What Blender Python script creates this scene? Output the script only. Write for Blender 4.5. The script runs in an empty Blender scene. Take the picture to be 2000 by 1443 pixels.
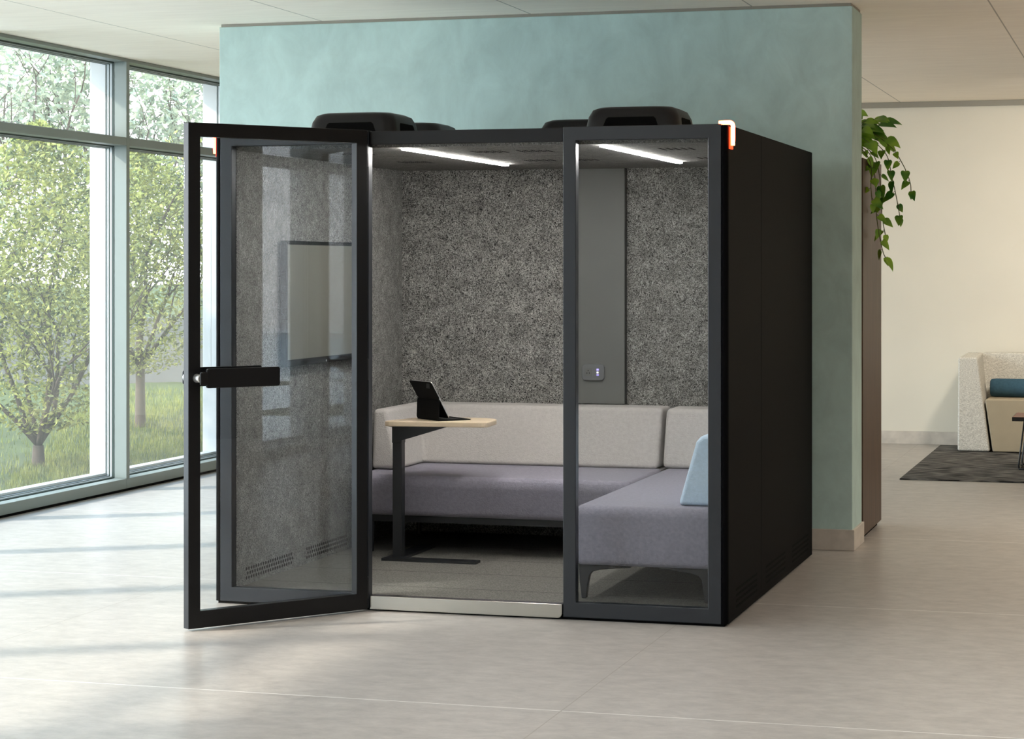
import bpy, bmesh, math, random
from mathutils import Vector, Matrix
C = bpy.context.scene.collection
R = math.radians

# ------------------------------------------------------------------ camera
YAW = R(16.469662)
cam_d = bpy.data.cameras.new('camera')
cam = bpy.data.objects.new('camera', cam_d)
C.objects.link(cam)
cam.location = (1.8629, -9.5993, 1.61035)
cam.rotation_euler = (R(90), 0, YAW)
cam_d.sensor_width = 36
cam_d.sensor_fit = 'HORIZONTAL'
cam_d.lens = 36 * 4251.4367 / 2000
cam_d.shift_y = -(721.5 - 521.2557) / 2000
cam_d.clip_start = .05
cam_d.clip_end = 300
bpy.context.scene.camera = cam

# ------------------------------------------------------------------ light and exposure
sc = bpy.context.scene
sc.view_settings.view_transform = 'Standard'
sc.view_settings.look = 'None'
sc.view_settings.exposure = 1.0
sc.view_settings.gamma = 1
sc.view_settings.use_curve_mapping = False
sc.cycles.use_denoising = True
sc.cycles.max_bounces = 10
sc.cycles.diffuse_bounces = 5
sc.cycles.glossy_bounces = 5
sc.cycles.transparent_max_bounces = 24
sc.cycles.sample_clamp_indirect = 8
sc.cycles.caustics_reflective = False
sc.cycles.caustics_refractive = False

world = bpy.data.worlds.new('sky')
sc.world = world
world.use_nodes = True
wn, wl = world.node_tree.nodes, world.node_tree.links
bg = wn['Background']
tc = wn.new('ShaderNodeTexCoord')
sep = wn.new('ShaderNodeSeparateXYZ')
rmp = wn.new('ShaderNodeValToRGB')
wl.new(tc.outputs['Generated'], sep.inputs[0])
wl.new(sep.outputs['Z'], rmp.inputs[0])
rmp.color_ramp.elements[0].position = 0.0
rmp.color_ramp.elements[0].color = (.95, .97, 1, 1)
rmp.color_ramp.elements[1].position = .75
rmp.color_ramp.elements[1].color = (.50, .72, 1, 1)
e = rmp.color_ramp.elements.new(.25)
e.color = (.80, .92, 1, 1)
wl.new(rmp.outputs[0], bg.inputs[0])
bg.inputs[1].default_value = 4.3

SUN = Vector((1, .62, -.71)).normalized()
sd = bpy.data.lights.new('sun', 'SUN')
sd.energy = 3.3
sd.angle = R(2.6)
sd.color = (1, .93, .82)
sun = bpy.data.objects.new('sun', sd)
C.objects.link(sun)
sun.rotation_euler = SUN.to_track_quat('-Z', 'Y').to_euler()
sun.location = (-12, -8, 12)


def area(name, loc, rot, sx, sy, energy, color=(1, 1, 1), portal=False, spread=180):
    d = bpy.data.lights.new(name, 'AREA')
    d.shape = 'RECTANGLE'
    d.size, d.size_y = sx, sy
    d.energy = energy
    d.color = color
    d.spread = R(spread)
    o = bpy.data.objects.new(name, d)
    C.objects.link(o)
    o.location = loc
    o.rotation_euler = rot
    if portal:
        d.cycles.is_portal = True
    return o


area('window_portal', (-5.44, -1.6, 1.55), (0, R(-90), 0), 3.1, 24.5, 1, portal=True)
for (x, y, en) in ((1.4, 7.6, 22), (4.0, 7.6, 22), (3.2, 4.2, 32), (4.6, 1.2, 46)):
    area('lounge_fill_light', (x, y, 3.07), (R(52) if y > 7 else 0, 0, 0), .35, .35, en, (1, .92, .80), spread=125)  # unseen warm lights added to brighten the lounge, without fixtures
for (x, y, en) in ((2.8, -2.4, 28), (-.5, -2.3, 7), (-.6, -4.6, 9), (4.6, -6.4, 24), (.6, -8.8, 12), (-2.6, -8.0, 8)):
    area('room_fill_light', (x, y, 3.07), (0, 0, 0), 1.2, 1.2, en, (.94, .985, 1), spread=160)  # unseen lights added at ceiling height as soft fill, without fixtures


# ------------------------------------------------------------------ materials
def new_mat(name):
    m = bpy.data.materials.new(name)
    m.use_nodes = True
    return m, m.node_tree.nodes, m.node_tree.links


def lin(c):
    """sRGB 0-255 triple to linear"""
    o = []
    for v in c:
        v /= 255
        o.append(v / 12.92 if v <= .04045 else ((v + .055) / 1.055) ** 2.4)
    return (*o, 1)


def pm(name, col, rough=.5, metal=0, spec=.5, var=0, scale=5, stretch=(1, 1, 1), detail=4, bump=0, bscale=None,
       sheen=0, coat=0, distort=0, contrast=(.3, .7), col2=None, nrough=.5):
    """Principled with an object-space noise between two tones of the colour, and an optional fine bump."""
    m, n, l = new_mat(name)
    b = n['Principled BSDF']
    b.inputs['Roughness'].default_value = rough
    b.inputs['Metallic'].default_value = metal
    b.inputs['Specular IOR Level'].default_value = spec
    b.inputs['Sheen Weight'].default_value = sheen
    b.inputs['Coat Weight'].default_value = coat
    c = tuple(col) if len(col) == 4 else (*col, 1)
    if var or col2 or bump:
        t = n.new('ShaderNodeTexCoord')
        mp = n.new('ShaderNodeMapping')
        mp.inputs['Scale'].default_value = stretch
        l.new(t.outputs['Object'], mp.inputs[0])
    if var or col2:
        nz = n.new('ShaderNodeTexNoise')
        nz.inputs['Scale'].default_value = scale
        nz.inputs['Detail'].default_value = detail
        nz.inputs['Distortion'].default_value = distort
        nz.inputs['Roughness'].default_value = nrough
        l.new(mp.outputs[0], nz.inputs['Vector'])
        cr = n.new('ShaderNodeValToRGB')
        cr.color_ramp.elements[0].position = contrast[0]
        cr.color_ramp.elements[1].position = contrast[1]
        cr.color_ramp.elements[0].color = (*[v * (1 - var) for v in c[:3]], 1) if not col2 else c
        cr.color_ramp.elements[1].color = (*[min(1, v * (1 + var)) for v in c[:3]], 1) if not col2 else tuple(col2)
        l.new(nz.outputs['Fac'], cr.inputs[0])
        l.new(cr.outputs[0], b.inputs['Base Color'])
    else:
        b.inputs['Base Color'].default_value = c
    if bump:
        nb = n.new('ShaderNodeTexNoise')
        nb.inputs['Scale'].default_value = bscale or scale
        nb.inputs['Detail'].default_value = 3
        l.new(mp.outputs[0], nb.inputs['Vector'])
        bp = n.new('ShaderNodeBump')
        bp.inputs['Strength'].default_value = bump
        bp.inputs['Distance'].default_value = .004
        l.new(nb.outputs['Fac'], bp.inputs['Height'])
        l.new(bp.outputs[0], b.inputs['Normal'])
    return m


def emit(name, col, s):
    m, n, l = new_mat(name)
    b = n['Principled BSDF']
    b.inputs['Base Color'].default_value = (*col, 1)
    b.inputs['Emission Color'].default_value = (*col, 1)
    b.inputs['Emission Strength'].default_value = s
    return m


def glass_mat(name, tint, veil=0, refl=1.0):
    """Thin pane: see-through, Schlick reflection, a little milky veil where wanted."""
    m, n, l = new_mat(name)
    out = n['Material Output']
    n.remove(n['Principled BSDF'])
    tr = n.new('ShaderNodeBsdfTransparent')
    tr.inputs[0].default_value = (*tint, 1)
    gl = n.new('ShaderNodeBsdfGlossy')
    gl.inputs['Roughness'].default_value = .0
    lw = n.new('ShaderNodeLayerWeight')
    lw.inputs[0].default_value = .5
    p = n.new('ShaderNodeMath')
    p.operation = 'POWER'
    p.inputs[1].default_value = 5
    l.new(lw.outputs['Facing'], p.inputs[0])
    q = n.new('ShaderNodeMath')
    q.operation = 'MULTIPLY_ADD'
    q.inputs[1].default_value = .9 * refl
    q.inputs[2].default_value = .042 * refl
    l.new(p.outputs[0], q.inputs[0])
    mx = n.new('ShaderNodeMixShader')
    l.new(q.outputs[0], mx.inputs[0])
    l.new(tr.outputs[0], mx.inputs[1])
    l.new(gl.outputs[0], mx.inputs[2])
    last = mx
    if veil:
        tl = n.new('ShaderNodeBsdfTranslucent')
        tl.inputs[0].default_value = (.93, 1, .97, 1)
        m2 = n.new('ShaderNodeMixShader')
        m2.inputs[0].default_value = veil
        l.new(mx.outputs[0], m2.inputs[1])
        l.new(tl.outputs[0], m2.inputs[2])
        last = m2
    l.new(last.outputs[0], out.inputs[0])
    return m


def felt(name, dark, light, scale):
    """Matted wool: thin pale fibres (ridges of distorted noise) over a dark ground, in soft larger patches."""
    m, n, l = new_mat(name)
    b = n['Principled BSDF']
    b.inputs['Roughness'].default_value = .95
    b.inputs['Specular IOR Level'].default_value = .1
    t = n.new('ShaderNodeTexCoord')

    def math_(op, x, y=None, z=None):
        q = n.new('ShaderNodeMath')
        q.operation = op
        for i, v in enumerate((x, y, z)):
            if v is None:
                continue
            if isinstance(v, (int, float)):
                q.inputs[i].default_value = v
            else:
                l.new(v, q.inputs[i])
        return q.outputs[0]

    def noise(sc_, det, dis, off):
        mp = n.new('ShaderNodeMapping')
        mp.inputs['Location'].default_value = off
        l.new(t.outputs['Object'], mp.inputs[0])
        a = n.new('ShaderNodeTexNoise')
        a.inputs['Scale'].default_value = sc_
        a.inputs['Detail'].default_value = det
        a.inputs['Distortion'].default_value = dis
        l.new(mp.outputs[0], a.inputs['Vector'])
        return a.outputs['Fac']

    def ridge(f, k):
        d = math_('ABSOLUTE', math_('SUBTRACT', f, .5))
        return math_('MAXIMUM', math_('MULTIPLY_ADD', d, -k, 1), 0)
    r1 = ridge(noise(scale, 2, 2.2, (0, 0, 0)), 27)
    r2 = ridge(noise(scale * 1.35, 2, 2.6, (3.1, 1.7, 5.3)), 27)
    r3 = ridge(noise(scale * .8, 1, 3.0, (7.9, 4.2, 1.1)), 30)
    f = math_('MAXIMUM', math_('MAXIMUM', r1, r2), math_('MULTIPLY', r3, .8))
    patch = math_('MULTIPLY_ADD', noise(11, 4, .6, (1, 2, 3)), 1.25, .30)
    f = math_('MULTIPLY', f, patch)
    cr = n.new('ShaderNodeValToRGB')
    cr.color_ramp.elements[0].position = .02
    cr.color_ramp.elements[1].position = .95
    cr.color_ramp.elements[0].color = dark
    cr.color_ramp.elements[1].color = light
    l.new(f, cr.inputs[0])
    l.new(cr.outputs[0], b.inputs['Base Color'])
    bp = n.new('ShaderNodeBump')
    bp.inputs['Strength'].default_value = .5
    bp.inputs['Distance'].default_value = .004
    l.new(f, bp.inputs['Height'])
    l.new(bp.outputs[0], b.inputs['Normal'])
    return m


def seams(m, axis, pitch, offset, width, col, amount=.7):
    """Adds joint lines every `pitch` metres along one object axis to a pm() material."""
    n, l = m.node_tree.nodes, m.node_tree.links
    b = n['Principled BSDF']
    src = b.inputs['Base Color'].links[0].from_socket
    t = n.new('ShaderNodeTexCoord')
    s = n.new('ShaderNodeSeparateXYZ')
    l.new(t.outputs['Object'], s.inputs[0])
    a = n.new('ShaderNodeMath')
    a.operation = 'ADD'
    a.inputs[1].default_value = -offset + 100 * pitch
    l.new(s.outputs[axis], a.inputs[0])
    d = n.new('ShaderNodeMath')
    d.operation = 'PINGPONG'
    d.inputs[1].default_value = pitch / 2
    l.new(a.outputs[0], d.inputs[0])
    c = n.new('ShaderNodeMath')
    c.operation = 'LESS_THAN'
    c.inputs[1].default_value = width / 2
    l.new(d.outputs[0], c.inputs[0])
    f = n.new('ShaderNodeMath')
    f.operation = 'MULTIPLY'
    f.inputs[1].default_value = amount
    l.new(c.outputs[0], f.inputs[0])
    mx = n.new('ShaderNodeMixRGB')
    mx.inputs[2].default_value = col
    l.new(f.outputs[0], mx.inputs[0])
    l.new(src, mx.inputs[1])
    l.new(mx.outputs[0], b.inputs['Base Color'])


M = {}
M['floor'] = pm('large_stone_tile', lin((170, 163, 156)), .33, spec=.14, var=.19, scale=8, stretch=(1, 1.4, 1), detail=12,
                distort=.2, contrast=(.3, .70), nrough=.72)
seams(M['floor'], 'Y', 2.70, .725, .007, (.86, .83, .78, 1), .8)  # pale joints: reflections on the tile bevels painted into the colour
seams(M['floor'], 'X', 2.70, -2.905, .005, (.28, .24, .20, 1), .7)
M['ceiling'] = pm('pale_ceiling_board', lin((252, 241, 227)), .8, spec=.2, var=.035, scale=2.5, stretch=(1, 7, 1), detail=8)
seams(M['ceiling'], 'X', 1.325, .96, .009, (.22, .19, .15, 1), .62)
M['teal'] = pm('teal_limewash', lin((188, 211, 206)), .75, spec=.25, var=.12, scale=4.5, stretch=(1, 1, .7), detail=11, distort=.5, nrough=.66)
M['beige'] = pm('beige_plaster', lin((226, 220, 206)), .85, spec=.2, var=.02, scale=2, detail=8)
M['darkwall'] = pm('dark_grey_plaster', lin((112, 110, 104)), .85, spec=.2, var=.02, scale=2, detail=8)
M['skirting'] = pm('stone_skirting', lin((203, 194, 183)), .6, var=.10, scale=14, detail=8)
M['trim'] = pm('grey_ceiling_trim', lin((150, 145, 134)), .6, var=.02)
M['frame'] = pm('sage_window_frame', lin((128, 135, 130)), .42, spec=.4, var=.02, scale=3)
M['gasket'] = pm('dark_window_gasket', lin((52, 66, 60)), .5, var=.02)
M['bead'] = pm('silver_glazing_bead', lin((190, 194, 196)), .35, var=.02)
M['white_fin'] = pm('white_exterior_fin', lin((196, 196, 195)), .6, var=.02)
M['black'] = pm('black_powder_coat', (.007, .007, .008), .42, spec=.3, var=.05, scale=3)
M['panel'] = pm('black_side_panel', (.003, .003, .0035), .6, spec=.03, var=.05, scale=3)
M['front'] = pm('charcoal_front_frame', (.012, .015, .020), .36, spec=.55, var=.04, scale=3)
M['doorm'] = pm('black_door_frame', (.004, .004, .0045), .35, spec=.32, var=.04, scale=3)
M['void'] = pm('deep_black_recess', (.002, .002, .002), .9, spec=.1, var=.05)
M['felt'] = felt('charcoal_felt', lin((48, 48, 46)), lin((216, 214, 208)), 40)
M['felt_side'] = felt('grey_felt', lin((82, 82, 80)), lin((208, 206, 200)), 52)
M['felt_ceiling'] = felt('ceiling_felt', lin((86, 85, 82)), lin((184, 181, 175)), 52)
M['carpet'] = pm('grey_loop_carpet', lin((112, 110, 104)), .95, spec=.1, var=.40, scale=170, detail=2, bump=.6, bscale=230)
seams(M['carpet'], 'Y', .5, .838, .008, (.03, .03, .03, 1), .8)
M['steel'] = pm('brushed_threshold', lin((196, 194, 188)), .24, metal=1, var=.03, scale=3, stretch=(1, 1, 60))
M['pane'] = glass_mat('clear_pod_glass', (.91, .92, .925), refl=.6)
M['winpane'] = glass_mat('window_glass', (.97, .98, .98), veil=.012)
M['strip'] = emit('white_led', (1, .975, .94), 50)
M['red'] = emit('red_led', (1, .12, .045), 11)
M['redglow'] = emit('painted_red_glow', (1, .055, .012), 1.1)  # red halo of the status lights, painted as emission
M['outlet'] = pm('grey_outlet_plastic', lin((108, 110, 110)), .4, var=.02)
M['outlet_dark'] = pm('outlet_slots', (.01, .01, .01), .6, var=.02)
M['usb'] = emit('violet_usb_glow', (.30, .25, 1), 1.3)
M['usbw'] = emit('white_usb_port', (1, 1, 1), .8)
M['service'] = pm('grey_service_panel', lin((110, 111, 108)), .55, spec=.3, var=.04, scale=4, detail=6)
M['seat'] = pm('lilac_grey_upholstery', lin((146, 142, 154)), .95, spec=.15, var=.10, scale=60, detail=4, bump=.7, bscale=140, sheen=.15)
M['back'] = pm('light_grey_upholstery', lin((190, 185, 180)), .95, spec=.15, var=.06, scale=60, detail=4, bump=.7, bscale=140, sheen=.15)
M['blue'] = pm('daylight_tinted_upholstery', lin((204, 223, 239)), .95, spec=.15, var=.06, scale=60, detail=4, bump=.7, bscale=140, sheen=.15)  # the light grey fabric again, with cool daylight painted into its colour
M['leg'] = pm('black_cast_leg', (.016, .017, .019), .4, var=.05)
M['oak'] = pm('pale_oak', lin((216, 196, 168)), .5, var=.10, scale=6, stretch=(1, 14, 14), detail=8)
M['tablet'] = pm('black_tablet_cover', (.004, .004, .004), .6, spec=.1, var=.05)
M['alu'] = pm('tablet_aluminium', lin((190, 188, 184)), .35, metal=.8, var=.02)
M['keys'] = pm('dark_keys', (.03, .03, .03), .5, var=.05)
M['screen'] = pm('dark_screen', (.012, .012, .013), .08, spec=.6, var=.02)
M['tvscreen'] = pm('unlit_television_screen', lin((122, 120, 111)), .45, spec=.2, var=.02)
M['tvframe'] = pm('television_bezel', (.008, .008, .008), .5, spec=.15, var=.03)
M['walnut'] = pm('walnut_veneer', lin((80, 58, 42)), .5, var=.30, scale=5, stretch=(9, 9, .6), detail=8)
M['leaf'] = pm('pothos_leaf', lin((62, 122, 34)), .42, spec=.4, col2=lin((160, 200, 62)), scale=7, detail=2, contrast=(.38, .66))
M['stem'] = pm('pothos_stem', lin((92, 98, 48)), .6, var=.1)
M['pot'] = pm('white_plant_pot', lin((196, 190, 180)), .5, var=.03)
M['soil'] = pm('potting_soil', (.03, .02, .015), .9, var=.3, scale=40)
M['rug'] = pm('charcoal_rug', lin((34, 33, 32)), .95, spec=.1, scale=6, stretch=(1, 7, 1), detail=9, contrast=(.42, .60), col2=lin((122, 118, 113)))
M['lounge'] = pm('oatmeal_tweed', lin((178, 173, 163)), .95, spec=.1, scale=85, stretch=(1, 1, 2.5), detail=5, contrast=(.30, .66), col2=lin((234, 230, 220)), bump=.4, bscale=120)
M['taupe'] = pm('taupe_leather', lin((172, 158, 134)), .6, spec=.3, var=.03, scale=8)
M['bolster'] = pm('slate_blue_wool', lin((66, 96, 114)), .95, spec=.1, var=.12, scale=50)
M['redwood'] = pm('reddish_wood', lin((118, 68, 44)), .45, var=.18, scale=5, stretch=(1, 10, 10), detail=6)
M['rod'] = pm('black_steel_rod', (.008, .008, .008), .4, var=.05)
M['lawn'] = pm('lawn_soil_and_turf', lin((60, 66, 34)), .95, spec=.1, var=.25, scale=3, detail=6)
M['bark'] = pm('grey_bark', lin((74, 64, 56)), .9, spec=.1, var=.2, scale=20)
M['bounce_slab'] = pm('pale_bounce_slab', lin((240, 236, 228)), .8, spec=.2, var=.05, scale=2)  # pale so that the added slab throws sunlight indoors
M['gwall'] = pm('grey_garden_wall', lin((82, 80, 75)), .9, var=.06, scale=2)


def leaf_mat(name, a, b_, trans):
    m, n, l = new_mat(name)
    b = n['Principled BSDF']
    b.inputs['Roughness'].default_value = .55
    b.inputs['Specular IOR Level'].default_value = .3
    oi = n.new('ShaderNodeTexCoord')
    nz = n.new('ShaderNodeTexNoise')
    nz.inputs['Scale'].default_value = 9
    nz.inputs['Detail'].default_value = 4
    l.new(oi.outputs['Object'], nz.inputs['Vector'])
    cr = n.new('ShaderNodeValToRGB')
    cr.color_ramp.elements[0].position = .36
    cr.color_ramp.elements[1].position = .64
    cr.color_ramp.elements[0].color = a
    cr.color_ramp.elements[1].color = b_
    l.new(nz.outputs['Fac'], cr.inputs[0])
    l.new(cr.outputs[0], b.inputs['Base Color'])
    tl = n.new('ShaderNodeBsdfTranslucent')
    l.new(cr.outputs[0], tl.inputs[0])
    mx = n.new('ShaderNodeMixShader')
    mx.inputs[0].default_value = trans
    l.new(b.outputs[0], mx.inputs[1])
    l.new(tl.outputs[0], mx.inputs[2])
    l.new(mx.outputs[0], n['Material Output'].inputs[0])
    return m


M['tree_leaf'] = leaf_mat('garden_tree_leaf', lin((48, 66, 26)), lin((178, 176, 92)), .35)
M['far_leaf'] = leaf_mat('hazed_tree_leaf', lin((118, 130, 112)), lin((178, 182, 150)), .35)  # paler tones, distance haze painted into the leaf colour
M['grass'] = leaf_mat('grass_blade', lin((66, 82, 30)), lin((140, 138, 56)), .3)


# ------------------------------------------------------------------ mesh helpers
def link(name, bm, mat, parent=None, bevel=0, seg=2, smooth=False, angle=35):
    me = bpy.data.meshes.new(name)
    bmesh.ops.recalc_face_normals(bm, faces=bm.faces[:])
    bm.to_mesh(me)
    bm.free()
    mats = mat if isinstance(mat, (list, tuple)) else [mat]
    for m in mats:
        me.materials.append(m)
    o = bpy.data.objects.new(name, me)
    C.objects.link(o)
    if parent:
        o.parent = parent
    if bevel:
        b = o.modifiers.new('bevel', 'BEVEL')
        b.width = bevel
        b.segments = seg
        b.limit_method = 'ANGLE'
        b.angle_limit = R(angle)
        b.harden_normals = False
    if smooth or (bevel and seg > 2):
        for p in me.polygons:
            p.use_smooth = True
        if bevel:
            w = o.modifiers.new('weighted_normal', 'WEIGHTED_NORMAL')
            w.keep_sharp = False
    return o


def box(bm, x0, x1, y0, y1, z0, z1, mi=0):
    v = [bm.verts.new((x, y, z)) for x in (x0, x1) for y in (y0, y1) for z in (z0, z1)]
    for f in ((0, 1, 3, 2), (4, 6, 7, 5), (0, 4, 5, 1), (2, 3, 7, 6), (0, 2, 6, 4), (1, 5, 7, 3)):
        bm.faces.new([v[i] for i in f]).material_index = mi
    return v


def B(*boxes):
    bm = bmesh.new()
    for b in boxes:
        box(bm, *b)
    return bm


def prism(bm, pts, axis, a0, a1, mi=0):
    """Polygon pts in the two other axes (cyclic order), extruded along axis."""
    def put(p, a):
        if axis == 'z':
            return (p[0], p[1], a)
        if axis == 'y':
            return (p[0], a, p[1])
        return (a, p[0], p[1])
    lo = [bm.verts.new(put(p, a0)) for p in pts]
    hi = [bm.verts.new(put(p, a1)) for p in pts]
    n = len(pts)
    bm.faces.new(lo).material_index = mi
    bm.faces.new(hi).material_index = mi
    for i in range(n):
        bm.faces.new((lo[i], lo[(i + 1) % n], hi[(i + 1) % n], hi[i])).material_index = mi
    return lo, hi


def ring(bm, outer, inner, axis, a0, a1):
    """Rectangular frame: outer/inner are (u0,u1,v0,v1) in the two other axes."""
    def pts(r):
        return [(r[0], r[2]), (r[1], r[2]), (r[1], r[3]), (r[0], r[3])]

    def put(p, a):
        if axis == 'z':
            return (p[0], p[1], a)
        if axis == 'y':
            return (p[0], a, p[1])
        return (a, p[0], p[1])
    P = {}
    for k, r in (('o', outer), ('i', inner)):
        for j, a in enumerate((a0, a1)):
            P[k + str(j)] = [bm.verts.new(put(p, a)) for p in pts(r)]
    for i in range(4):
        j = (i + 1) % 4
        bm.faces.new((P['o0'][i], P['o0'][j], P['i0'][j], P['i0'][i]))
        bm.faces.new((P['o1'][i], P['o1'][j], P['i1'][j], P['i1'][i]))
        bm.faces.new((P['o0'][i], P['o0'][j], P['o1'][j], P['o1'][i]))
        bm.faces.new((P['i0'][i], P['i0'][j], P['i1'][j], P['i1'][i]))


def tube(bm, pts, radii, n=8, cap=True):
    pts = [Vector(p) for p in pts]
    if not isinstance(radii, (list, tuple)):
        radii = [radii] * len(pts)
    rings = []
    up = Vector((0.13, 0.31, .94)).normalized()
    for i, p in enumerate(pts):
        d = (pts[min(i + 1, len(pts) - 1)] - pts[max(i - 1, 0)]).normalized()
        a = d.cross(up)
        if a.length < .1:
            a = d.cross(Vector((1, 0, 0)))
        a.normalize()
        b = d.cross(a)
        rings.append([bm.verts.new(p + (a * math.cos(t) + b * math.sin(t)) * radii[i])
                      for t in (2 * math.pi * k / n for k in range(n))])
    for r0, r1 in zip(rings, rings[1:]):
        for k in range(n):
            bm.faces.new((r0[k], r0[(k + 1) % n], r1[(k + 1) % n], r1[k]))
    if cap:
        bm.faces.new(rings[0])
        bm.faces.new(rings[-1])


def lathe(bm, prof, n=32, c=(0, 0, 0), axis='z'):
    rings = []
    for r, h in prof:
        rg = []
        for k in range(n):
            t = 2 * math.pi * k / n
            if axis == 'z':
                rg.append(bm.verts.new((c[0] + r * math.cos(t), c[1] + r * math.sin(t), c[2] + h)))
            elif axis == 'y':
                rg.append(bm.verts.new((c[0] + r * math.cos(t), c[1] + h, c[2] + r * math.sin(t))))
            else:
                rg.append(bm.verts.new((c[0] + h, c[1] + r * math.cos(t), c[2] + r * math.sin(t))))
        rings.append(rg)
    for r0, r1 in zip(rings, rings[1:]):
        for k in range(n):
            bm.faces.new((r0[k], r0[(k + 1) % n], r1[(k + 1) % n], r1[k]))
    bm.faces.new(rings[0])
    bm.faces.new(rings[-1])


def rrect(x0, x1, y0, y1, r, n=6, corners=(1, 1, 1, 1)):
    """Rounded rectangle outline, counter-clockwise from lower left."""
    out = []
    for k, (cx, cy, a) in enumerate(((x0 + r, y0 + r, 180), (x1 - r, y0 + r, 270), (x1 - r, y1 - r, 0), (x0 + r, y1 - r, 90))):
        if corners[k]:
            out += [(cx + r * math.cos(R(a + 90 * i / n)), cy + r * math.sin(R(a + 90 * i / n))) for i in range(n + 1)]
        else:
            out.append(((x0, y0), (x1, y0), (x1, y1), (x0, y1))[k])
    return out


def empty(name, label, cat, loc=(0, 0, 0), rz=0, group=None):
    o = bpy.data.objects.new(name, None)
    C.objects.link(o)
    o.location = loc
    o.rotation_euler = (0, 0, rz)
    o.empty_display_size = .1
    return tag(o, label, cat, group)


def tag(o, label, cat, group=None, kind=None):
    o['label'] = label
    o['category'] = cat
    if group:
        o['group'] = group
    if kind:
        o['kind'] = kind
    return o


def struct(o, label, cat='structure'):
    o['kind'] = 'structure'
    o['label'] = label
    o['category'] = cat
    return o


# ------------------------------------------------------------------ the setting
XL, CEIL, YB, YF, XR = -5.227, 3.11, 10.42, -14.0, 8.5
struct(link('floor', B((XL - .12, XR, YF, YB, -.12, 0)), M['floor']), 'pale stone tile floor with long thin joints', 'floor')
struct(link('ceiling', B((XL - .15, XR, YF, YB + .2, CEIL, CEIL + .15)), M['ceiling']), 'pale ceiling boards with thin dark joints', 'ceiling')
struct(link('wall_back', B((XL - .1, XR, YB, YB + .15, 0, CEIL)), M['beige']), 'beige wall behind the lounge sofa', 'wall')
struct(link('wall_front', B((XL - .1, XR, YF - .15, YF, 0, CEIL)), M['beige']), 'beige wall behind the viewer', 'wall')
struct(link('wall_right', B((XR, XR + .2, YF, YB, 0, CEIL)), M['darkwall']), 'dark grey wall far to the right', 'wall')  # unseen wall, its colour darkened to weaken reflections in the booth door
struct(link('baseboard_back', B((-3, XR, YB - .014, YB, 0, .118)), M['skirting'], bevel=.002), 'pale stone skirting under the beige wall', 'baseboard')
struct(link('trim_1', B((-3, XR, YB - .03, YB, CEIL - .05, CEIL - .001)), M['trim']), 'grey cornice strip above the beige wall', 'trim')
# teal partition
WX0, WX1, WY0, WY1 = -3.688, .213, 2.795, 3.205
struct(link('wall_center', B((WX0, WX1, WY0, WY1, 0, CEIL - .018)), M['teal'], bevel=.004), 'teal limewashed partition wall behind the booth', 'wall')
struct(link('baseboard_center', B((WX0 - .012, WX1 + .013, WY0 - .013, WY1 + .012, 0, .119)), M['skirting'], bevel=.003),
       'pale stone skirting around the teal partition', 'baseboard')
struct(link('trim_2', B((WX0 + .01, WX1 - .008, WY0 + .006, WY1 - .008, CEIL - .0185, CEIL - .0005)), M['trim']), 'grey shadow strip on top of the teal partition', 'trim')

# window wall on the left: bays of 1.94 m
PITCH, MY = 1.94, 4.640
MULL = [MY + PITCH * k for k in range(-5, 4)]
BAYS = list(zip(MULL, MULL[1:])) + [(-11.00, -9.67), (-9.67, -8.34), (-8.34, -7.01)]     # then three narrower bays behind the viewer
for k, (ya, yb) in enumerate(BAYS):
    w = bpy.data.objects.new('window_%d' % (k + 1), None)
    C.objects.link(w)
    w.location = (XL, ya, 0)
    struct(w, 'tall sage framed window bay with a transom and white outer fin' + (' beside the teal wall' if k == 4 else ''), 'window')
    L = yb - ya
    h = .025
    # inner sage frame, local coordinates: x 0 = room face
    bm = B((-.10, 0, -h, h, .09, 3.085),
           (-.10, 0, -h, L - h, .018, .09), (-.10, 0, -h, L - h, 3.085, 3.109),
           (-.10, 0, h, L - h, 2.482, 2.541))
    link('frame', bm, M['frame'], w, bevel=.003)
    link('sill_shade_strip', B((-.09, -.006, -h, L - h, .0, .018)), M['void'], w)  # black strip paints the dark shadow in the gap under the sill
    # stepped gaskets and glazing beads round each of the two panes
    bm = bmesh.new()
    bb = bmesh.new()
    for (z0, z1) in ((.09, 2.482), (2.541, 3.085)):
        for (d, x0, x1, tgt) in ((.008, -.116, -.10, bm), (.012, -.128, -.116, bb), (.014, -.138, -.128, bm), (.018, -.150, -.138, bb), (.021, -.160, -.150, bm)):
            ring(tgt, (h - .002, L - h + .002, z0 - .002, z1 + .002), (h + d * .45, L - h - d * .45, z0 + d, z1 - d), 'x', x0, x1)
    link('gasket', bm, M['gasket'], w)
    link('glazing_bead', bb, M['bead'], w)
    for (z0, z1) in ((.09, 2.482), (2.541, 3.085)):
        link('pane', B((-.146, -.140, h + .003, L - h - .003, z0 + .006, z1 - .006)), M['winpane'], w)
    link('outer_fin', B((-.285, -.160, -.04, .04, -.05, 3.10), (-.245, -.160, .04, L - .04, -.05, .128)), M['white_fin'], w, bevel=.003)
struct(link('trim_3', B((XL - .57, XL - .16, -11.1, MULL[-1], 3.14, 3.34)), M['white_fin']), 'white eave above the windows outside', 'trim')
struct(link('wall_left', B((XL - .12, XL, MULL[-1] - .03, YB, 0, CEIL), (XL - .12, XL, -7.01, MULL[0] - .03, 0, CEIL), (XL - .12, XL, YF, -11.03, 0, CEIL)), M['beige']), 'beige wall beside the windows', 'wall')
# ------------------------------------------------------------------ the booth
PW, PD, PH = 2.432, 2.515, 2.25
pod = empty('meeting_booth', 'large black office meeting booth with felt lined inside and open glass door', 'office booth')
HX = -1.672          # hinge line / right edge of the left glazed panel
DX = -.732           # left edge of the right glazed panel


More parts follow.
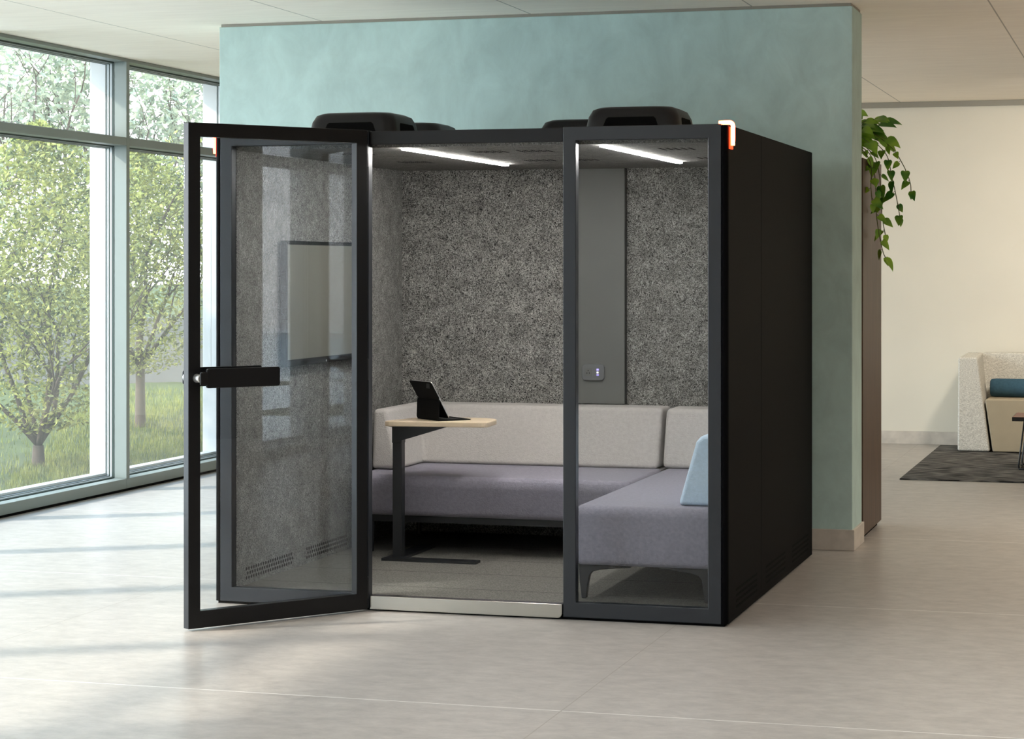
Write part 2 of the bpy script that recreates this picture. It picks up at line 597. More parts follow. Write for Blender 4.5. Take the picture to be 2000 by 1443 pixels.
def side_profile(s):
    """Side wall in plan: rounded outer corners, open step for the front panel. s=+1 right, -1 left (mirrored about the booth)."""
    r = .026
    o = .030
    p = [(.003, 0)]
    p += [(o - r + r * math.cos(R(a)), r + r * math.sin(R(a))) for a in range(-90, 1, 15)]
    p += [(o - r + r * math.cos(R(a)), PD - r + r * math.sin(R(a))) for a in range(0, 91, 15)]
    p += [(-.052, PD), (-.052, .062), (.003, .062)]
    return p if s > 0 else [(-PW - x, y) for x, y in p]


for s in (1, -1):
    bm = bmesh.new()
    prism(bm, side_profile(s), 'z', .012, PH - .004)
    o = link('side_wall', bm, M['panel'], pod, smooth=False)
    for p in o.data.polygons:
        p.use_smooth = False
link('panel_seam', B((.0295, .0306, .862, .866, .05, PH - .01)), M['void'], pod)
# louvres low on the right flank
bm = bmesh.new()
for ya, yb in ((.20, .74), (1.00, 1.58), (1.80, 2.36)):
    for i in range(4):
        z = .055 + .026 * i
        prism(bm, rrect(ya, yb, z, z + .011, .005, 3), 'x', .0295, .0308)
link('louvre_slots', bm, M['void'], pod)
link('plinth', B((-PW - .015, .012, .012, PD - .02, 0, .014)), M['void'], pod)
link('rear_wall', B((-PW + .05, -.052, 2.462, PD - .005, .014, PH - .03)), M['panel'], pod)
link('roof', B((-PW - .004, .004, .05, PD - .012, 2.192, 2.238)), M['black'], pod, bevel=.004)
link('lintel', B((HX, DX, .002, .05, 2.184, PH - .004)), M['black'], pod, bevel=.003)
# floor plate and carpet
link('carpet', B((-PW + .052, -.056, .052, 2.46, .014, .068)), M['carpet'], pod)
bm = bmesh.new()
prism(bm, rrect(HX + .004, DX - .004, .007, .070, .022, 6, corners=(0, 1, 0, 0)), 'y', -.006, .05)
link('threshold', bm, M['steel'], pod, bevel=.002)
# glazed front panels
for (x0, x1) in ((-PW, HX - .004), (DX, 0)):
    bm = bmesh.new()
    ring(bm, (x0, x1, .012, PH), (x0 + .060, x1 - .060, .080, PH - .062), 'y', 0, .052)
    f = link('front_panel', bm, M['front'], pod, bevel=.0025)
    link('glass', B((x0 + .056, x1 - .056, .040, .048, .076, PH - .058)), M['pane'], f)
# felt linings
FXL, FXR, FYB, FZ = -PW + .056, -.058, 2.452, 2.172
link('felt_side_lining', B((-PW + .0525, FXL + .004, .056, FYB + .004, .068, FZ)), M['felt_side'], pod)
link('felt_side_lining', B((FXR, FXR + .005, .056, FYB + .004, .068, FZ)), M['felt_side'], pod)
link('felt_back_lining', B((FXL + .005, FXR - .001, FYB, FYB + .009, .068, FZ)), M['felt'], pod)
link('felt_ceiling_panel', B((FXL - .002, FXR + .004, .052, FYB + .008, FZ, FZ + .018)), M['felt_ceiling'], pod)
# perforated vents near the floor (left wall) and in the ceiling
for (ya, yb) in ((.175, .80), (.96, 1.575)):
    bm = bmesh.new()
    ny = int((yb - ya) / .030)
    for r_ in range(3):
        for i in range(ny):
            y = ya + .030 * i + (.015 if r_ % 2 else 0)
            lathe(bm, [(.0085, .0), (.0085, .0015)], 8, (FXL + .0035, y, .100 + .022 * r_), 'x')
    link('vent_holes', bm, M['void'], pod)
for cx in (-.32, -1.02, -1.25, -1.95):
    for cy in (.55, 1.45):
        bm = bmesh.new()
        for i in range(5):
            for j in range(5):
                lathe(bm, [(.009, 0), (.009, .0015)], 8, (cx + .035 * (i - 2), cy + .035 * (j - 2), FZ - .001), 'z')
        link('ceiling_vent_holes', bm, M['void'], pod)
# ceiling light strips
for x in (-1.537, -.572):
    bm = bmesh.new()
    prism(bm, rrect(x - .015, x + .015, .10, 1.80, .012, 5), 'z', FZ - .010, FZ - .001)
    link('light_strip', bm, M['strip'], pod)
# red status lights wrapped over the two front corners
for s in (1, -1):
    def mx(x):
        return x if s > 0 else -PW - x
    bm = bmesh.new()
    pts = [(mx(-.018), .042, 2.2580), (mx(.018), .042, 2.2585)]
    pts += [(mx(.030 + .016 * math.sin(R(a))), .042, 2.2425 + .016 * math.cos(R(a))) for a in range(0, 91, 18)]
    pts += [(mx(.046), .042, 2.19), (mx(.046), .042, 2.155)]
    tube(bm, pts, [.0085] + [.0095] * (len(pts) - 2) + [.0085], 10)
    link('status_light', bm, M['red'], pod, smooth=True)
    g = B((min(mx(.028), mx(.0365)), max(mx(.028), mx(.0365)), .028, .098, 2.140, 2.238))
    link('painted_halo', g, M['redglow'], pod, bevel=.002)  # glowing box added round the light to stand in for its red halo


# roof fan hoods, four
def fan_hood(x, y):
    w_, d_, h_ = .46, .43, .124
    bm = bmesh.new()
    n = 6
    outs = []
    for (ins, z, r_) in ((0, 0, .060), (.006, .03, .060), (.014, .075, .062), (.030, .108, .066), (.055, .120, .07), (.10, h_, .06)):
        outs.append([bm.verts.new((px, py, z)) for px, py in rrect(-w_ / 2 + ins, w_ / 2 - ins, -d_ / 2 + ins, d_ / 2 - ins, r_, n)])
    m = len(outs[0])
    for a, b in zip(outs, outs[1:]):
        for k in range(m):
            bm.faces.new((a[k], a[(k + 1) % m], b[(k + 1) % m], b[k]))
    bm.faces.new(outs[-1])
    o = link('fan_hood', bm, M['black'], pod, smooth=True)
    o.location = (x, y, 2.2385)
    # dark trapezoid mouths on the four sides
    mouth = bmesh.new()
    for (sx, hw, dist) in ((0, .14, d_ / 2), (1, .12, w_ / 2), (2, .14, d_ / 2), (3, .12, w_ / 2)):
        t = [(-hw, .004), (hw, .004), (hw - .022, .062), (hw - .032, .070), (-hw + .032, .070), (-hw + .022, .062)]
        a = R(90 * sx)
        vs, ws = [], []
        for u, z in t:
            for lst, off in ((vs, dist - .02), (ws, dist + .001 - z * .17)):
                X, Y = u, -off
                lst.append(mouth.verts.new((X * math.cos(a) - Y * math.sin(a), X * math.sin(a) + Y * math.cos(a), z)))
        mouth.faces.new(vs)
        mouth.faces.new(ws)
        for k in range(6):
            mouth.faces.new((vs[k], vs[(k + 1) % 6], ws[(k + 1) % 6], ws[k]))
    link('air_mouth', mouth, M['void'], o)


for (x, y) in ((-.478, .47), (-1.87, .47), (-.93, 1.25), (-1.90, 1.25)):
    fan_hood(x, y)

# service column with power outlet
link('service_panel', B((-1.365, -1.022, FYB - .042, FYB - .001, .832, FZ - .001)), M['service'], pod, bevel=.003)
link('service_panel_shade', B((-1.0215, -1.0185, FYB - .041, FYB - .001, .833, FZ - .001)), M['black'], pod)  # thin black strip paints the shadow on the panel's right side
SY = FYB - .0425
out = link('power_outlet', (lambda bm: (prism(bm, rrect(-.066, .066, -.047, .047, .022, 6), 'y', -.014, 0), bm)[1])(bmesh.new()), M['outlet'], pod, bevel=.004, seg=3)
out.location = (-1.203, SY, 1.012)
bm = B((-.048, -.008, -.0155, -.013, -.020, .020))
link('socket_face', bm, M['service'], out, bevel=.001)
bm = B((-.037, -.033, -.017, -.0155, -.010, .0), (-.023, -.019, -.017, -.0155, -.010, .0))
lathe(bm, [(.0035, -.017), (.0035, -.0155)], 10, (-.028, 0, .009), 'y')
link('socket_slot', bm, M['outlet_dark'], out)
link('usb_port', B((.021, .033, -.0165, -.013, .010, .020)), M['usb'], out)
link('usb_port', B((.021, .033, -.0165, -.013, -.018, -.012)), M['usb'], out)
link('usb_port', B((.022, .032, -.0165, -.013, -.006, .004)), M['usbw'], out)

# door: local frame, hinge at origin, leaf along +x, inner face at y=0 and outer face at y=-T
T, DW = .045, .945
door = bpy.data.objects.new('door', None)
C.objects.link(door)
door.parent = pod
door.location = (HX + .001, -.028, .010)
door.rotation_euler = (0, 0, R(-(90 + 36.35)))
DH = PH - .010
door_bm = bmesh.new()
ring(door_bm, (0, DW, 0, DH), (.060, DW - .060, .076, DH - .062), 'y', -T, 0)
link('door_frame', door_bm, M['doorm'], door, bevel=.0025)
link('glass', B((.056, DW - .056, -T + .004, -T + .012, .072, DH - .058)), M['pane'], door)
# slim lettering down the leaf's free edge
bm = bmesh.new()
random.seed(4)
z = 2.065
for k in range(8):
    hgt = (.010, .009, .011, .009, .008, .010, .010, .022)[k]
    box(bm, DW - .0005, DW + .0006, -T + .003, -T + .003 + random.choice((.007, .009)), z - hgt, z)
    z -= hgt + .004
link('edge_lettering', bm, M['bead'], door)
# pull handles on both faces with round standoffs
HZ = 1.108
for (y0, y1, s) in ((.050, .064, 1), (-T - .064, -T - .050, -1)):
    bm = bmesh.new()
    prism(bm, rrect(DW - .060 - .372, DW - .060 + .002, HZ - .043, HZ + .043, .010, 5), 'y', y0, y1)
    hd = link('door_handle', bm, M['doorm'], door, bevel=.0025)
    bm = bmesh.new()
    a, b = (0, y0) if s > 0 else (y1, -T)
    lathe(bm, [(.016, a), (.020, a + .003), (.018, (a + b) / 2), (.020, b - .003), (.016, b)], 20, (DW - .040, 0, HZ), 'y')
    bx = B((DW - .064, DW - .026, min(y0, y1), max(y0, y1), HZ - .030, HZ + .030))
    link('handle_mount', bx, M['doorm'], door, bevel=.008, seg=3)
    link('handle_standoff', bm, M['alu'], door, smooth=True)
for zz in (.10, 1.12, 2.12):
    bm = bmesh.new()
    lathe(bm, [(.011, -.05), (.011, .05)], 14, (-.001, -.012, zz), 'z')
    link('hinge', bm, M['doorm'], door, smooth=False)

# ------------------------------------------------------------------ furniture inside the booth
FZ0 = .0685
# television on the left wall
tv = empty('television', 'flat dark television hung on the felt wall behind the glass door', 'television', (FXL + .006, 1.125, 1.425))
link('wall_mount', B((0, .012, -.25, .25, -.15, .15)), M['tvframe'], tv)
link('casing', B((.012, .042, -.555, .555, -.318, .318)), M['tvframe'], tv, bevel=.004)
link('screen', B((.0415, .0432, -.532, .532, -.284, .298)), M['tvscreen'], tv)
link('maker_mark', B((.0418, .0426, -.005, .005, -.312, -.302)), M['bead'], tv)

# left sofa along the back wall: seat, back with raked arm, frame
sofa = empty('bench_sofa', 'long lilac grey bench sofa with light grey back along the rear felt wall', 'sofa', (-1.55, 1.9, FZ0))
ox, oy, oz = -1.55, 1.9, FZ0


def part(name, bm, mat, parent, off, **k):
    o = link(name, bm, mat, parent, **k)
    o.data.transform(Matrix.Translation(-Vector(off)))
    return o


SX0, SX1 = FXL + .105, -.745
bm = bmesh.new()
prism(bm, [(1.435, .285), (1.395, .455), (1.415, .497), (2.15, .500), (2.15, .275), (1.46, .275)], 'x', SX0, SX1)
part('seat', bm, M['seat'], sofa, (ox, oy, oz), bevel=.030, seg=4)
# L-shaped back: raked inner faces, arm on the left
bm = bmesh.new()
AX1T, AX1B = -2.196, -2.112      # arm inner face top / bottom
zt, zb = .828, .501
y_t, y_b, y_e = 2.215, 2.085, FYB - .006
top = [(SX0, 1.685), (AX1T, 1.685), (AX1T, y_t), (SX1 - .012, y_t), (SX1 - .012, y_e), (SX0, y_e)]
bot = [(SX0, 1.655), (AX1B, 1.655), (AX1B, y_b), (SX1 - .012, y_b), (SX1 - .012, y_e), (SX0, y_e)]
vt = [bm.verts.new((x, y, zt)) for x, y in top]
vb = [bm.verts.new((x, y, zb)) for x, y in bot]
bm.faces.new(vt)
bm.faces.new(list(reversed(vb)))
for k in range(6):
    bm.faces.new((vb[k], vb[(k + 1) % 6], vt[(k + 1) % 6], vt[k]))
part('backrest', bm, M['back'], sofa, (ox, oy, oz), bevel=.024, seg=4)
part('back_shell', B((SX0, SX1 - .012, 2.155, FYB - .006, .28, .498)), M['back'], sofa, (ox, oy, oz), bevel=.01)
part('frame', B((SX0 + .03, SX1 - .03, 1.50, 1.54, .235, .274), (SX0 + .03, SX1 - .03, 2.30, 2.34, .235, .274),
                (SX0 + .03, SX0 + .07, 1.54, 2.30, .235, .274), (SX1 - .07, SX1 - .03, 1.54, 2.30, .235, .274)), M['leg'], sofa, (ox, oy, oz))
for lx in (SX0 + .05, SX1 - .05):
    for ly in (1.52, 2.32):
        bm = bmesh.new()
        tube(bm, [(lx, ly, .25), (lx, ly, FZ0)], [.022, .013], 10)
        part('leg', bm, M['leg'], sofa, (ox, oy, oz))

# right sofa: seat runs front to back, daylight-tinted grey backrest along the right wall, grey end back
so2 = empty('corner_sofa', 'lilac grey chaise sofa with daylight-tinted grey backrest behind the right glass panel', 'sofa', (-.40, 1.2, FZ0))
off = (-.40, 1.2, FZ0)
QX0, QX1 = -.728, FXR - .012
bm = bmesh.new()
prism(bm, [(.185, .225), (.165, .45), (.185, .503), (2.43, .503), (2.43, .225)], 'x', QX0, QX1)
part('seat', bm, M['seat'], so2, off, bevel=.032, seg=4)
bm = bmesh.new()
prism(bm, [(2.085, .505), (2.185, .828), (FYB - .006, .828), (FYB - .006, .505)], 'x', QX0 - .006, QX1)
part('backrest', bm, M['back'], so2, off, bevel=.03, seg=4)
bm = bmesh.new()
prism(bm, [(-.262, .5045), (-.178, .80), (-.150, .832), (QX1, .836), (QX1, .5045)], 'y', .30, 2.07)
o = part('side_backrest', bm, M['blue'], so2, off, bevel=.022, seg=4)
o['label'] = 'grey backrest with pale blue daylight painted into its colour'
part('frame', B((QX0 + .02, QX0 + .05, .26, 2.36, .196, .224), (QX1 - .05, QX1 - .02, .26, 2.36, .196, .224),
                (QX0 + .02, QX1 - .02, 2.30, 2.33, .196, .224)), M['leg'], so2, off, bevel=.003)


def cast_leg(x, y, sx):
    """Foot with a curved gusset running into the rail: profile in x-z, sx = inward direction."""
    bm = bmesh.new()
    prof = [(sx * u, w_) for u, w_ in ((0, .2245), (.25, .2245), (.25, .217), (.17, .211), (.10, .203), (.066, .193), (.052, .176),
                                       (.045, .14), (.036, FZ0), (.014, FZ0), (.004, .15))]
    prism(bm, [(x + a, b) for a, b in prof], 'y', y - .018, y + .018)
    return part('leg', bm, M['leg'], so2, off, bevel=.005, seg=3)


for y in (.235, 2.30):
    cast_leg(QX0 + .012, y, 1)
    cast_leg(QX1 - .012, y, -1)

# C-shaped side table with a rounded oak top
tb = empty('laptop_table', 'slim black C-base table with rounded pale oak top inside the booth', 'table', (-1.98, 1.28, FZ0))
off = (-1.98, 1.28, FZ0)
TZ = .800
bm = bmesh.new()
ol = [(-2.02, 1.20), (-1.99, 1.165)]
ol = []
# soft triangle: straight front, bulging rear
raw = [(-2.045, 1.175, .07), (-1.475, 1.235, .05), (-1.50, 1.56, .12), (-1.93, 1.58, .13)]
for i, (x, y, r_) in enumerate(raw):
    p0, p1 = Vector(raw[i - 1][:2]), Vector(raw[(i + 1) % 4][:2])
    c = Vector((x, y))
    a, b = (p0 - c).normalized() * r_, (p1 - c).normalized() * r_
    for t in (0, .2, .4, .6, .8, 1):
        q = (c + a) * (1 - t) ** 2 + c * 2 * t * (1 - t) + (c + b) * t * t
        ol.append((q.x, q.y))
prism(bm, ol, 'z', TZ - .027, TZ)
part('tabletop', bm, M['oak'], tb, off, bevel=.004)
bm = bmesh.new()
prism(bm, [(-2.03, TZ - .028), (-1.72, TZ - .028), (-1.72, TZ - .034), (-1.955, TZ - .105), (-1.955, TZ - .12), (-2.01, TZ - .12), (-2.01, TZ - .036), (-2.03, TZ - .034)], 'y', 1.26, 1.32)
part('bracket', bm, M['leg'], tb, off, bevel=.002)
part('post', B((-2.008, -1.956, 1.262, 1.318, .075, TZ - .10)), M['leg'], tb, off, bevel=.004)
bm = B((-2.035, -1.515, 1.165, 1.245, FZ0, .082), (-2.035, -1.935, 1.245, 1.76, FZ0, .081))
part('base', bm, M['leg'], tb, off)

# tablet with keyboard cover
kb = empty('tablet_computer', 'black tablet propped on its keyboard cover on the oak table top', 'tablet', (-1.79, 1.40, TZ + .0005), 0)
A, Bq = Vector((-1.925, 1.425, 0)), Vector((-1.745, 1.252, 0))
ex = (Bq - A).normalized()          # along the hinge edge, towards the viewer
ey = Vector((-ex.y, ex.x, 0))       # from the hinge towards the typist
if ey.x < 0:
    ey = -ey
# local frame: u along the hinge edge, v towards the typist
kb.location = (A.x, A.y, TZ + .0005)
kb.rotation_euler = (0, 0, math.atan2(ex.y, ex.x))
KW, KD = .250, .190
link('keyboard', B((0, KW, 0, KD, 0, .006)), M['tablet'], kb, bevel=.002)
bm = bmesh.new()
for r_ in range(5):
    for c_ in range(12):
        x, y = .012 + c_ * .019, .045 + r_ * .0165
        box(bm, x, x + .015, y, y + .0125, .006, .0076)
link('keys', bm, M['keys'], kb)


def slab(p0, p1, thick, u0, u1, r_=.012):
    """Slab leaning in the v-z plane from p0 (bottom) to p1 (top), from u0 to u1, rounded corners."""
    d = Vector((0, p1[0] - p0[0], p1[1] - p0[1]))
    Ln = d.length
    d.normalize()
    nrm = Vector((0, -d.z, d.y))
    bm = bmesh.new()
    pts = rrect(u0, u1, 0, Ln, r_, 5)
    base = Vector((0, p0[0], p0[1]))
    lo = [bm.verts.new(Vector((u, 0, 0)) + base + d * v) for u, v in pts]
    hi = [bm.verts.new(Vector((u, 0, 0)) + base + d * v + nrm * thick) for u, v in pts]
    bm.faces.new(lo)
    bm.faces.new(hi)
    for k in range(len(pts)):
        bm.faces.new((lo[k], lo[(k + 1) % len(pts)], hi[(k + 1) % len(pts)], hi[k]))
    return bm


# the tablet floats forward of the cover's kick: bottom edge over the keys, top leaning back to the hinge side
link('tablet_body', slab((.060, .014), (-.045, .205), -.006, .003, KW - .003), M['alu'], kb)
link('screen', slab((.0663, .0175), (-.0387, .2085), -.0006, .008, KW - .008), M['screen'], kb)
link('cover', slab((.0065, .115), (-.046, .206), .004, .001, KW - .001), M['tablet'], kb)
link('cover_back', slab((.0582, .0144), (.0035, .1150), .003, .0, KW), M['tablet'], kb)
link('hinge_flap', slab((.0, .006), (.004, .112), .004, .0, KW), M['tablet'], kb)
bm = bmesh.new()
box(bm, KW - .055, KW - .022, -.047, -.0425, .172, .198)
link('camera_bump', bm, M['keys'], kb)

# ------------------------------------------------------------------ lounge beyond the partition
cab = empty('wood_cabinet', 'tall dark walnut cabinet standing against the back of the teal partition', 'cabinet', (-.35, 3.70, 0))
off = (-.35, 3.70, 0)
part('carcass', B((-.95, .215, 3.245, 4.14, .026, 2.252)), M['walnut'], cab, off, bevel=.002)
part('plinth', B((-.93, .195, 3.26, 4.09, 0, .026)), M['void'], cab, off)

# trailing plant in a pot on the cabinet
random.seed(11)
pl = empty('trailing_plant', 'leafy green trailing vine plant hanging over the top of the walnut cabinet', 'plant', (-.02, 3.62, 2.2525))
off = (-.02, 3.62, 2.2525)
bm = bmesh.new()
lathe(bm, [(.075, 0), (.095, .01), (.115, .15), (.118, .155), (.108, .155), (.10, .13)], 28, (-.02, 3.62, 2.2525))
part('pot', bm, M['pot'], pl, off, smooth=True)
bm = bmesh.new()
lathe(bm, [(.02, .135), (.104, .135), (.104, .139), (.02, .139)], 24, (-.02, 3.62, 2.2525))
part('soil', bm, M['soil'], pl, off)
stems, leaves = bmesh.new(), bmesh.new()


def leaf(bm, base, d, nrm, L, W):
    """Heart-shaped, folded along the midrib and drooping at the tip."""
    d = d.normalized()
    s = d.cross(nrm).normalized()
    up = s.cross(d).normalized()
    prof = [(-.08, .24), (.02, .42), (.22, .50), (.45, .42), (.68, .27), (.86, .12)]
    mid = [base + d * (L * t) - up * (L * .30 * t * t) for t in (0, .10, .25, .46, .68, .86)]
    tip = bm.verts.new(base + d * L - up * (L * .32))
    mv = [bm.verts.new(p) for p in mid]
    for sg in (1, -1):
        ev = []
        for (t, w_) in prof:
            tt = max(t, 0)
            ev.append(bm.verts.new(base + d * (L * t) - up * (L * .30 * tt * tt) + s * (sg * w_ * W) + up * (.16 * w_ * W)))
        for k in range(5):
            bm.faces.new((mv[k], mv[k + 1], ev[k + 1], ev[k]))
        bm.faces.new((mv[5], tip, ev[5]))


def vine(pts, spacing, size, first=0):
    P = [Vector(p) for p in pts]
    fine = []
    for i in range(len(P) - 1):
        a0, a1, a2, a3 = P[max(i - 1, 0)], P[i], P[i + 1], P[min(i + 2, len(P) - 1)]
        for k in range(8):
            t = k / 8
            fine.append(.5 * ((2 * a1) + (a2 - a0) * t + (2 * a0 - 5 * a1 + 4 * a2 - a3) * t * t + (3 * a1 - a0 - 3 * a2 + a3) * t ** 3))
    fine.append(P[-1])
    tube(stems, fine, .0028, 5)
    acc, side = first, 1
    for a, b in zip(fine, fine[1:]):
        acc += (b - a).length
        if acc > spacing:
            acc = 0
            side = -side
            ang = random.uniform(0, 6.28)
            outw = Vector((math.cos(ang), math.sin(ang), 0)) * .6 + Vector((side * .5, -.35, 0))
            d = (outw + Vector((0, 0, random.uniform(-1.0, -.35)))).normalized()
            st = b + d * .018
            tube(stems, [b, st], .0016, 4, False)
            up = (Vector((0, -.7, .6)) + Vector((random.uniform(-.5, .5), random.uniform(-.3, .3), random.uniform(-.2, .3)))).normalized()
            L = size * random.uniform(.7, 1.15)
            leaf(leaves, st, d, up, L, L * .72)
    b = fine[-1]
    leaf(leaves, b, (fine[-1] - fine[-2]), Vector((.3, -.8, .4)), size * .7, size * .5)


ex0 = .222
top = Vector((.0, 3.60, 2.40))
vine([top, (.12, 3.50, 2.36), (.235, 3.47, 2.27), (.262, 3.46, 2.10), (.270, 3.46, 1.90), (.300, 3.47, 1.72), (.320, 3.47, 1.665)], .055, .075)
vine([top, (.10, 3.56, 2.39), (.245, 3.55, 2.27), (.285, 3.55, 2.06), (.29, 3.55, 1.92), (.31, 3.55, 1.80)], .055, .075, .02)
vine([top, (.14, 3.62, 2.42), (.30, 3.60, 2.30), (.345, 3.60, 2.14), (.375, 3.60, 2.00), (.392, 3.60, 1.90)], .06, .072, .03)
vine([top, (.18, 3.57, 2.44), (.34, 3.55, 2.33), (.415, 3.55, 2.22), (.455, 3.55, 2.12), (.462, 3.55, 2.06)], .058, .070, .01)
vine([top, (.08, 3.44, 2.40), (.232, 3.40, 2.25), (.245, 3.38, 2.08), (.255, 3.38, 1.98)], .05, .075, .01)
for k in range(64):
    a = random.uniform(0, 6.28)
    el = random.uniform(-.1, 1.1)
    ln = random.uniform(.10, .30)
    d = Vector((math.cos(a) * math.cos(el) + .55, math.sin(a) * math.cos(el) * .6 - .15, math.sin(el) * .7))
    d.normalize()
    p0 = Vector((.02 + random.uniform(-.06, .06), 3.58 + random.uniform(-.06, .06), 2.38))
    p1 = p0 + d * ln * .6 + Vector((0, 0, .015))
    p2 = p0 + d * ln + Vector((0, 0, -.02 * ln / .2))
    tube(stems, [p0, p1, p2], .0022, 5, False)
    L = random.uniform(.075, .115)
    leaf(leaves, p2, (d + Vector((0, -.2, -.5))), Vector((random.uniform(-.3, .3), -.6, .7)), L, L * .72)
part('vine_stems', stems, M['stem'], pl, off, smooth=True)
part('leaves', leaves, M['leaf'], pl, off, smooth=True)

# rug
tag(link('rug', B((.005, 4.2, 7.03, 10.28, 0, .010)), M['rug'], bevel=.003), 'dark charcoal streaked rug under the lounge sofa', 'rug')

# lounge sofa
ls = empty('lounge_sofa', 'oatmeal tweed lounge sofa with taupe seat on the dark rug', 'sofa', (1.3, 9.95, .0105))
off = (1.3, 9.95, .0105)
LX0, LX1, LY0, LY1 = .216, 2.35, 9.60, 10.37
z0 = .0105
for s in (1, -1):
    bm = bmesh.new()
    def fx(x):
        return LX0 + x if s > 0 else LX1 - x
    fr_b = [(fx(0), LY0), (fx(.275), LY0), (fx(.275), LY1), (fx(0), LY1)]
    fr_t = [(fx(.004), LY0 + .01), (fx(.172), LY0 + .01), (fx(.172), LY1 - .12), (fx(.03), LY1 - .12)]
    # the top slopes up to the rear
    vb = [bm.verts.new((x, y, z0 + .004)) for x, y in fr_b]
    vt = [bm.verts.new((x, y, .826 + (.022 if y > LY0 + .1 else 0))) for x, y in fr_t]
    bm.faces.new(vb)
    bm.faces.new(vt)
    for k in range(4):
        bm.faces.new((vb[k], vb[(k + 1) % 4], vt[(k + 1) % 4], vt[k]))
    part('arm', bm, M['lounge'], ls, off, bevel=.018, seg=4)
bm = bmesh.new()
prism(bm, [(10.02, .30), (10.14, .846), (LY1 - .01, .846), (LY1 - .01, .30)], 'x', LX0 + .17, LX1 - .17)
part('backrest', bm, M['lounge'], ls, off, bevel=.012, seg=3)
bm = bmesh.new()
xa, xb = .452, 2.114
prism(bm, [(xa + .062, z0 + .004), (xb - .062, z0 + .004), (xb, .452), (xb - .004, .468), (xa + .004, .468), (xa, .452)], 'y', LY0 - .005, 10.05)
part('seat', bm, M['taupe'], ls, off, bevel=.012, seg=3)
bm = bmesh.new()
lathe(bm, [(.060, 0), (.076, .012), (.080, .05), (.080, 1.45), (.076, 1.49), (.060, 1.50)], 28, (.470, 9.95, .551), 'x')
bo = tag(part('bolster_cushion', bm, M['bolster'], None, (.470, 9.95, .471), smooth=True), 'slate blue cylindrical bolster cushion lying on the taupe sofa seat', 'cushion')
bo.location = (.470, 9.95, .471)

# small table with rod legs
st = empty('side_table', 'small reddish wood side table with black rod legs on the rug', 'table', (1.16, 8.22, .0105))
off = (1.16, 8.22, .0105)
part('tabletop', B((.785, 1.55, 7.95, 8.48, .398, .430)), M['redwood'], st, off, bevel=.003)
o = part('top_edge', B((.780, 1.555, 7.945, 7.9495, .397, .428), (.780, .7845, 7.9495, 8.48, .397, .428)), M['rod'], st, off)
for (x, s) in ((.86, 1), (1.47, -1)):
    bm = bmesh.new()
    for (ya, dy) in ((7.99, 1), (8.44, -1)):
        pts = [(x + s * .012, ya, .397), (x - s * .012 - s * .02, ya, .05), (x - s * .03, ya + dy * .004, .030), (x - s * .028, ya + dy * .02, .018)]
        pts += [(x - s * .028, 8.215, .018)]
        tube(bm, pts, .0068, 8)
        pts = [(x + s * .055, ya, .397), (x + s * .030, ya, .05), (x + s * .026, ya, .024)]
        tube(bm, pts, .0068, 8)
    tube(bm, [(x - s * .03, 7.995, .0185), (x + s * .03, 7.995, .0185)], .0068, 8)
    tube(bm, [(x - s * .03, 8.435, .0185), (x + s * .03, 8.435, .0185)], .0068, 8)
    part('leg', bm, M['rod'], st, off, smooth=True)

# ------------------------------------------------------------------ garden outside
struct(link('bounce_slab', B((-30, -5.53, -40, 2.1, -.30, -.01)), M['bounce_slab']), 'unseen pale paving added outside to bounce sun onto the ceiling', 'bounce_slab')  # unseen slab, added to bounce sunlight up to the ceiling
random.seed(21)


def hump(x, y):
    return .055 * math.sin(x * 1.7 + .6) * math.sin(y * 1.3) + .05 * math.sin(x * .9 + y * .8) + .035 * max(0, y - 6) - .03


bm = bmesh.new()
nx, ny = 60, 90
gx0, gx1, gy0, gy1 = -30, -5.52, -20, 40
vs = [[bm.verts.new((gx0 + (gx1 - gx0) * (1 - (1 - i / nx) ** 2), gy0 + (gy1 - gy0) * j / ny,
                     hump(gx0 + (gx1 - gx0) * (1 - (1 - i / nx) ** 2), gy0 + (gy1 - gy0) * j / ny) - .02)) for j in range(ny + 1)] for i in range(nx + 1)]
for i in range(nx):
    for j in range(ny):
        bm.faces.new((vs[i][j], vs[i + 1][j], vs[i + 1][j + 1], vs[i][j + 1]))
struct(link('lawn_ground', bm, M['lawn'], smooth=True), 'gently mounded garden ground outside the windows', 'ground')
bm = bmesh.new()
for k in range(26000):
    # only the strip of garden the windows show
    y = random.uniform(3.6, 12.5)
    x = random.uniform(-5.6 - .0 - max(0, (y - 3)) * .42, -5.6)
    if random.random() < .15:
        x -= random.random() * 1.5
    h = random.uniform(.03, .075)
    a = random.uniform(0, 6.28)
    zz = hump(x, y) - .03
    w_ = .004
    l_ = random.uniform(.01, .035)
    p = Vector((x, y, zz))
    q = p + Vector((math.cos(a) * l_, math.sin(a) * l_, h + .02))
    s_ = Vector((-math.sin(a) * w_, math.cos(a) * w_, 0))
    bm.faces.new([bm.verts.new(v) for v in (p - s_, p + s_, q)])
tag(link('grass', bm, M['grass']), 'sunlit green grass blades growing outside the windows', 'grass', kind='stuff')


